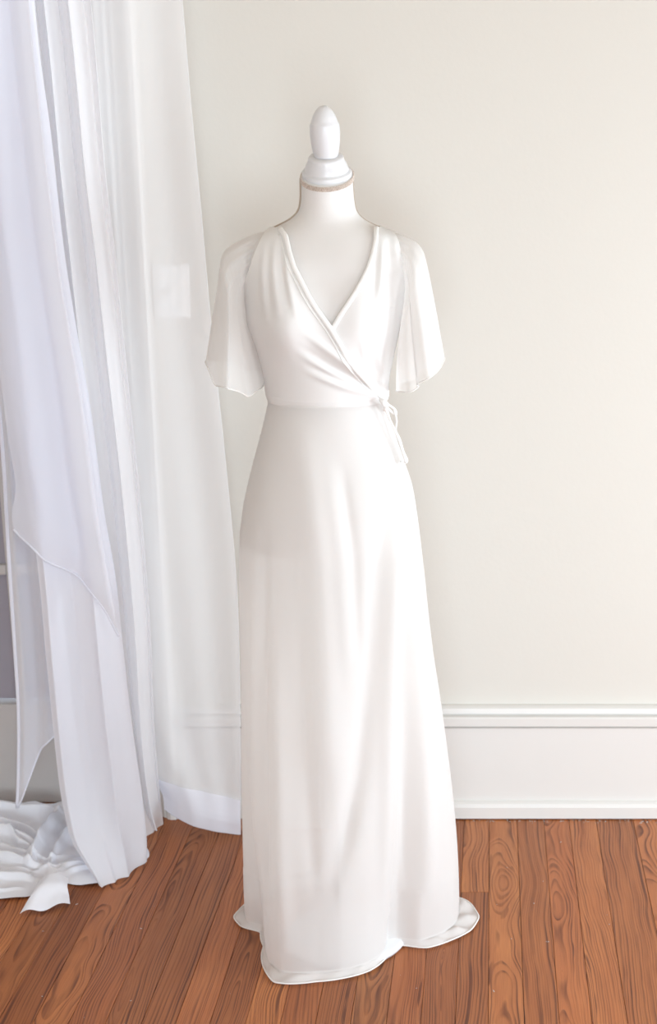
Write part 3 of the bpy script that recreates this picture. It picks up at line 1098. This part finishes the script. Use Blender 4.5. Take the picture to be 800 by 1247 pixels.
cur_b = empty('sheer_curtain', (-0.85, 2.92, 0))
tag(cur_b, 'gathered sheer white curtain falling in soft vertical pleats between casing and front drape', 'curtain', 'sheer curtains by the door')


def fb_(u, v):
    am = 0.011 * (0.7 + 0.4 * v)
    ph = 2 * pi * (3.6 * u + 0.25 * sin(2.2 * v + 3 * u)) + 0.6
    return (0.004 * sin(2 * ph) * (0.3 + 0.7 * v), am * sin(ph) + 0.002 * sin(2.7 * ph + 1))


ob, fnb = sheet('panel', [('w', -0.955, 2.925, ROD_Z - 0.0125), ('p', 20, 0, 2.92), ('p', 50, 300, 2.92), ('p', 80, 600, 2.92), ('p', 105, 850, 2.93), ('p', 130, 980, 2.93), ('f', 160, 1034)],
                [('w', -0.80, 2.925, ROD_Z - 0.0125), ('p', 110, 0, 2.91), ('p', 127, 200, 2.91), ('p', 139, 300, 2.91), ('p', 150, 410, 2.915), ('p', 170, 600, 2.92), ('p', 183, 760, 2.93),
                 ('p', 188, 880, 2.945), ('p', 194, 960, 2.96), ('f', 199, 1003, 0.01)], fb_, M_SHEER2, cur_b, 330, 200)
tube('side_hem', [fnb(1.0, k / 159) for k in range(160)], 0.0009, M_SHEER2, cur_b, 6, 0.5)

cur_c = empty('draped_curtain', (-0.92, 2.84, 0))
tag(cur_c, 'layered white voile drape at the picture\'s left edge, pooling on the floorboards', 'curtain', 'sheer curtains by the door')


def fc_(u, v):
    ph = 2 * pi * (1.7 * u + 0.20 * sin(1.7 * v)) + 2.2
    am = 0.012 * (0.6 + 0.8 * v) * (1 - 0.6 * sstep(0.93, 1.0, v))
    return (0.004 * sin(2 * ph), am * sin(ph) + 0.003 * sin(2 * pi * (3.3 * u + 0.4 * v)) * sstep(0.2, 0.7, v) - 0.012 * sstep(0.78, 1.0, u))


oc, fnc = sheet('front_layer', [('w', -0.955, 2.86, ROD_Z - 0.0125), ('p', -20, 100, 2.85), ('p', 0, 400, 2.845), ('p', 41, 661, 2.84), ('p', 55, 800, 2.84), ('p', 65, 900, 2.84), ('p', 72, 960, 2.835), ('p', 79, 997, 2.825),
                               ('p', 87, 1025, 2.80), ('p', 105, 1055, 2.765), ('f', 120, 1079, 0.006)],
                [('w', -0.865, 2.86, ROD_Z - 0.0125), ('p', 40, 0, 2.85), ('p', 60, 160, 2.85), ('p', 76, 300, 2.85), ('p', 92, 400, 2.85), ('p', 110, 500, 2.85), ('p', 126, 620, 2.85), ('p', 140, 700, 2.855),
                 ('p', 150, 790, 2.86), ('p', 159, 870, 2.865), ('p', 171, 955, 2.87), ('p', 179, 1015, 2.875), ('f', 180, 1046, 0.006)], fc_, M_SHEER3, cur_c, 140, 200,
                curve=lambda u, v: (0, -0.035 * sin(pi * u) * sstep(0.9, 1.0, v), 0))
ol, fnl = sheet('back_layer', [('w', -1.00, 2.875, ROD_Z - 0.0125), ('p', -30, 100, 2.87), ('p', -14, 400, 2.87), ('p', 0, 545, 2.87), ('p', 8, 680, 2.865), ('p', 16, 800, 2.86), ('p', 20, 870, 2.86), ('p', 20, 940, 2.86), ('p', 18.5, 985, 2.86)],
                [('w', -0.90, 2.875, ROD_Z - 0.0125), ('p', 25, 100, 2.88), ('p', 45, 400, 2.88), ('p', 60, 600, 2.885), ('p', 70, 700, 2.885), ('p', 76, 780, 2.885), ('p', 80, 830, 2.885), ('p', 82, 870, 2.885), ('p', 84, 890, 2.885)],
                lambda u, v: (0, 0.007 * sin(14 * u + v * 2)), M_SHEER4, cur_c, 70, 140,
                curve=lambda u, v: (0, 0, sstep(0.8, 1, v) * (0.075 * sstep(0.03, 0.55, u) - 0.055 * u)))
tube('side_hem', [fnl(0.0, k / 139) + Vector((0.003, -0.001, 0)) for k in range(140)], 0.0042, M_SHEER3, cur_c, 8, 0.3)
tube('bottom_hem', [fnl(k / 69, 1.0) for k in range(70)], 0.0020, M_SHEER3, cur_c, 6, 0.5)


def fd_(u, v):
    ph = 2 * pi * (1.5 * u + 0.15 * v) + 1.2
    return (0.003 * sin(2 * ph), 0.010 * sin(ph) * (0.5 + v) - 0.008 * sstep(0.6, 1.0, u))


od, fnd = sheet('short_overlay', [('w', -0.965, 2.835, ROD_Z - 0.0125), ('p', -40, 100, 2.825), ('p', -12, 350, 2.825), ('p', 8, 520, 2.822), ('p', 19, 590, 2.82), ('p', 15, 625, 2.815), ('p', 17, 645, 2.815)],
                [('w', -0.868, 2.84, ROD_Z - 0.0125), ('p', 38, 0, 2.83), ('p', 74, 300, 2.83), ('p', 90, 400, 2.83), ('p', 108, 500, 2.83), ('p', 124, 620, 2.83), ('p', 138, 700, 2.83), ('p', 146, 745, 2.83), ('p', 150, 770, 2.84)],
                fd_, M_SHEER4, cur_c, 110, 160, curve=lambda u, v: (0, -0.006 * v, sstep(0.82, 1, v) * 0.042 * u * max(0.0, sin(pi * u)) ** 0.7))
tube('overlay_hem', [fnd(k / 109, 1.0) + Vector((0, -0.001, 0)) for k in range(110)], 0.0022, M_SHEER3, cur_c, 6, 0.5)

# fabric pooled on the floor
pool_px = [(118, 1080), (100, 1080), (82, 1077), (60, 1080), (34, 1094), (0, 1097), (-60, 1092), (-120, 1060), (-140, 1010), (-90, 962), (-20, 946), (40, 942), (75, 948), (110, 975), (150, 1010), (178, 1030), (180, 1046), (150, 1066)]
PC = onfloor(45, 1025)
pol = [onfloor(a, b) for a, b in pool_px]
for p in pol:
    p.y = min(p.y, WALL + 0.036 if p.x < -0.90 else WALL - 0.045)
pth = np.array([atan2(p.y - PC.y, p.x - PC.x) % (2 * pi) for p in pol])
prr = np.array([(p - PC).length for p in pol])
oo = np.argsort(pth)
pth, prr = pth[oo], prr[oo]


def pool_R(th):
    return float(np.interp(th % (2 * pi), np.concatenate([pth - 2 * pi, pth, pth + 2 * pi]), np.concatenate([prr] * 3)))


POOL_FOLDS = [  # crest lines on the floor: photograph pixels, height, half width
    ([(-60, 985), (0, 978), (60, 972), (90, 985)], 0.050, 0.026),
    ([(-80, 1010), (0, 1000), (50, 1004), (78, 1000)], 0.042, 0.020),
    ([(-60, 1035), (0, 1025), (30, 1034), (50, 1042)], 0.036, 0.018),
    ([(75, 1000), (60, 1025), (45, 1050), (38, 1066)], 0.050, 0.018),
    ([(-60, 1058), (0, 1052), (40, 1066), (70, 1070), (100, 1058)], 0.030, 0.014),
    ([(-60, 1075), (0, 1074), (45, 1078), (80, 1070), (110, 1060)], 0.022, 0.010),
    ([(-40, 1090), (0, 1088), (30, 1088)], 0.016, 0.010),
    ([(110, 1010), (125, 1040), (120, 1066)], 0.020, 0.02),
    ([(-60, 996), (-10, 988), (30, 990), (70, 984)], 0.030, 0.009),
    ([(-70, 1022), (-20, 1014), (25, 1018), (55, 1030)], 0.032, 0.009),
    ([(5, 1020), (25, 1040), (50, 1046)], 0.030, 0.008),
    ([(92, 1004), (80, 1030), (66, 1056), (60, 1072)], 0.034, 0.010),
    ([(-50, 1046), (0, 1042), (30, 1052), (60, 1060), (92, 1050)], 0.026, 0.008),
    ([(0, 1064), (40, 1072), (80, 1064), (112, 1046)], 0.020, 0.007),
]
PF = []
for l, a, w_ in POOL_FOLDS:
    PF.append(([(onfloor(p, q).x, onfloor(p, q).y) for p, q in l], a, w_))


def pool_pt(u, v):
    th = 2 * pi * u
    R = pool_R(th) * (1 + 0.012 * sin(th * 17))
    s_ = v
    X, Y = PC.x + R * s_ * cos(th), PC.y + R * s_ * sin(th)
    h = 0.010
    for line, a, w_ in PF:
        d, t = seg_d(X, Y, line)
        e_ = abs(d) / w_
        h = max(h, 0.6 * h + a * (exp(-e_ * 1.25) if d > 0 else exp(-e_ * e_ * 2.2)) * (0.35 + 0.65 * sin(pi * min(1, max(0, t))) ** 0.6))
    h += 0.0022 * sin(60 * X + 31 * Y) + 0.0015 * sin(95 * Y - 40 * X)
    h = h * (1 - s_ ** 6) + 0.003 + 0.004 * (0.5 + 0.5 * sin(th * 21)) * s_ ** 3
    return Vector((X, Y, max(0.002, h)))


grid('pooled_hem', 320, 120, pool_pt, M_POOL, cur_c, wrap=True)
ftail, fnt = sheet('hem_corner', [('f', 48, 1072, 0.03), ('f', 40, 1086, 0.03), ('f', 31, 1101, 0.016), ('f', 24, 1113, 0.004)],
                   [('f', 84, 1070, 0.028), ('f', 82, 1079, 0.026), ('f', 84, 1090, 0.012), ('f', 85.5, 1101, 0.004)],
                   lambda u, v: (0, -0.010 * sin(pi * u) * sstep(0.4, 1, v)), M_POOL, cur_c, 40, 40,
                   curve=lambda u, v: (0, 0, 0.014 * sin(pi * u) * (1 - 0.55 * v) + 0.005 * sin(3 * pi * u) * v))

# rod above the frame that carries the three curtains
rod = empty('curtain_rod', (-1.05, 2.92, ROD_Z))
tag(rod, 'white curtain rod above the door carrying the sheer curtains', 'curtain rod')
tube('rail', [(-1.75, 2.915, ROD_Z), (-1.1, 2.915, ROD_Z), (-0.55, 2.915, ROD_Z)], 0.012, M_LACQ, rod, 16)
for x_ in (-1.68, -0.60):
    boxes('bracket', [(x_ - 0.01, x_ + 0.01, 2.92, WALL, ROD_Z - 0.01, ROD_Z + 0.01), (x_ - 0.02, x_ + 0.02, WALL - 0.006, WALL, ROD_Z - 0.04, ROD_Z + 0.04)], M_LACQ, rod)
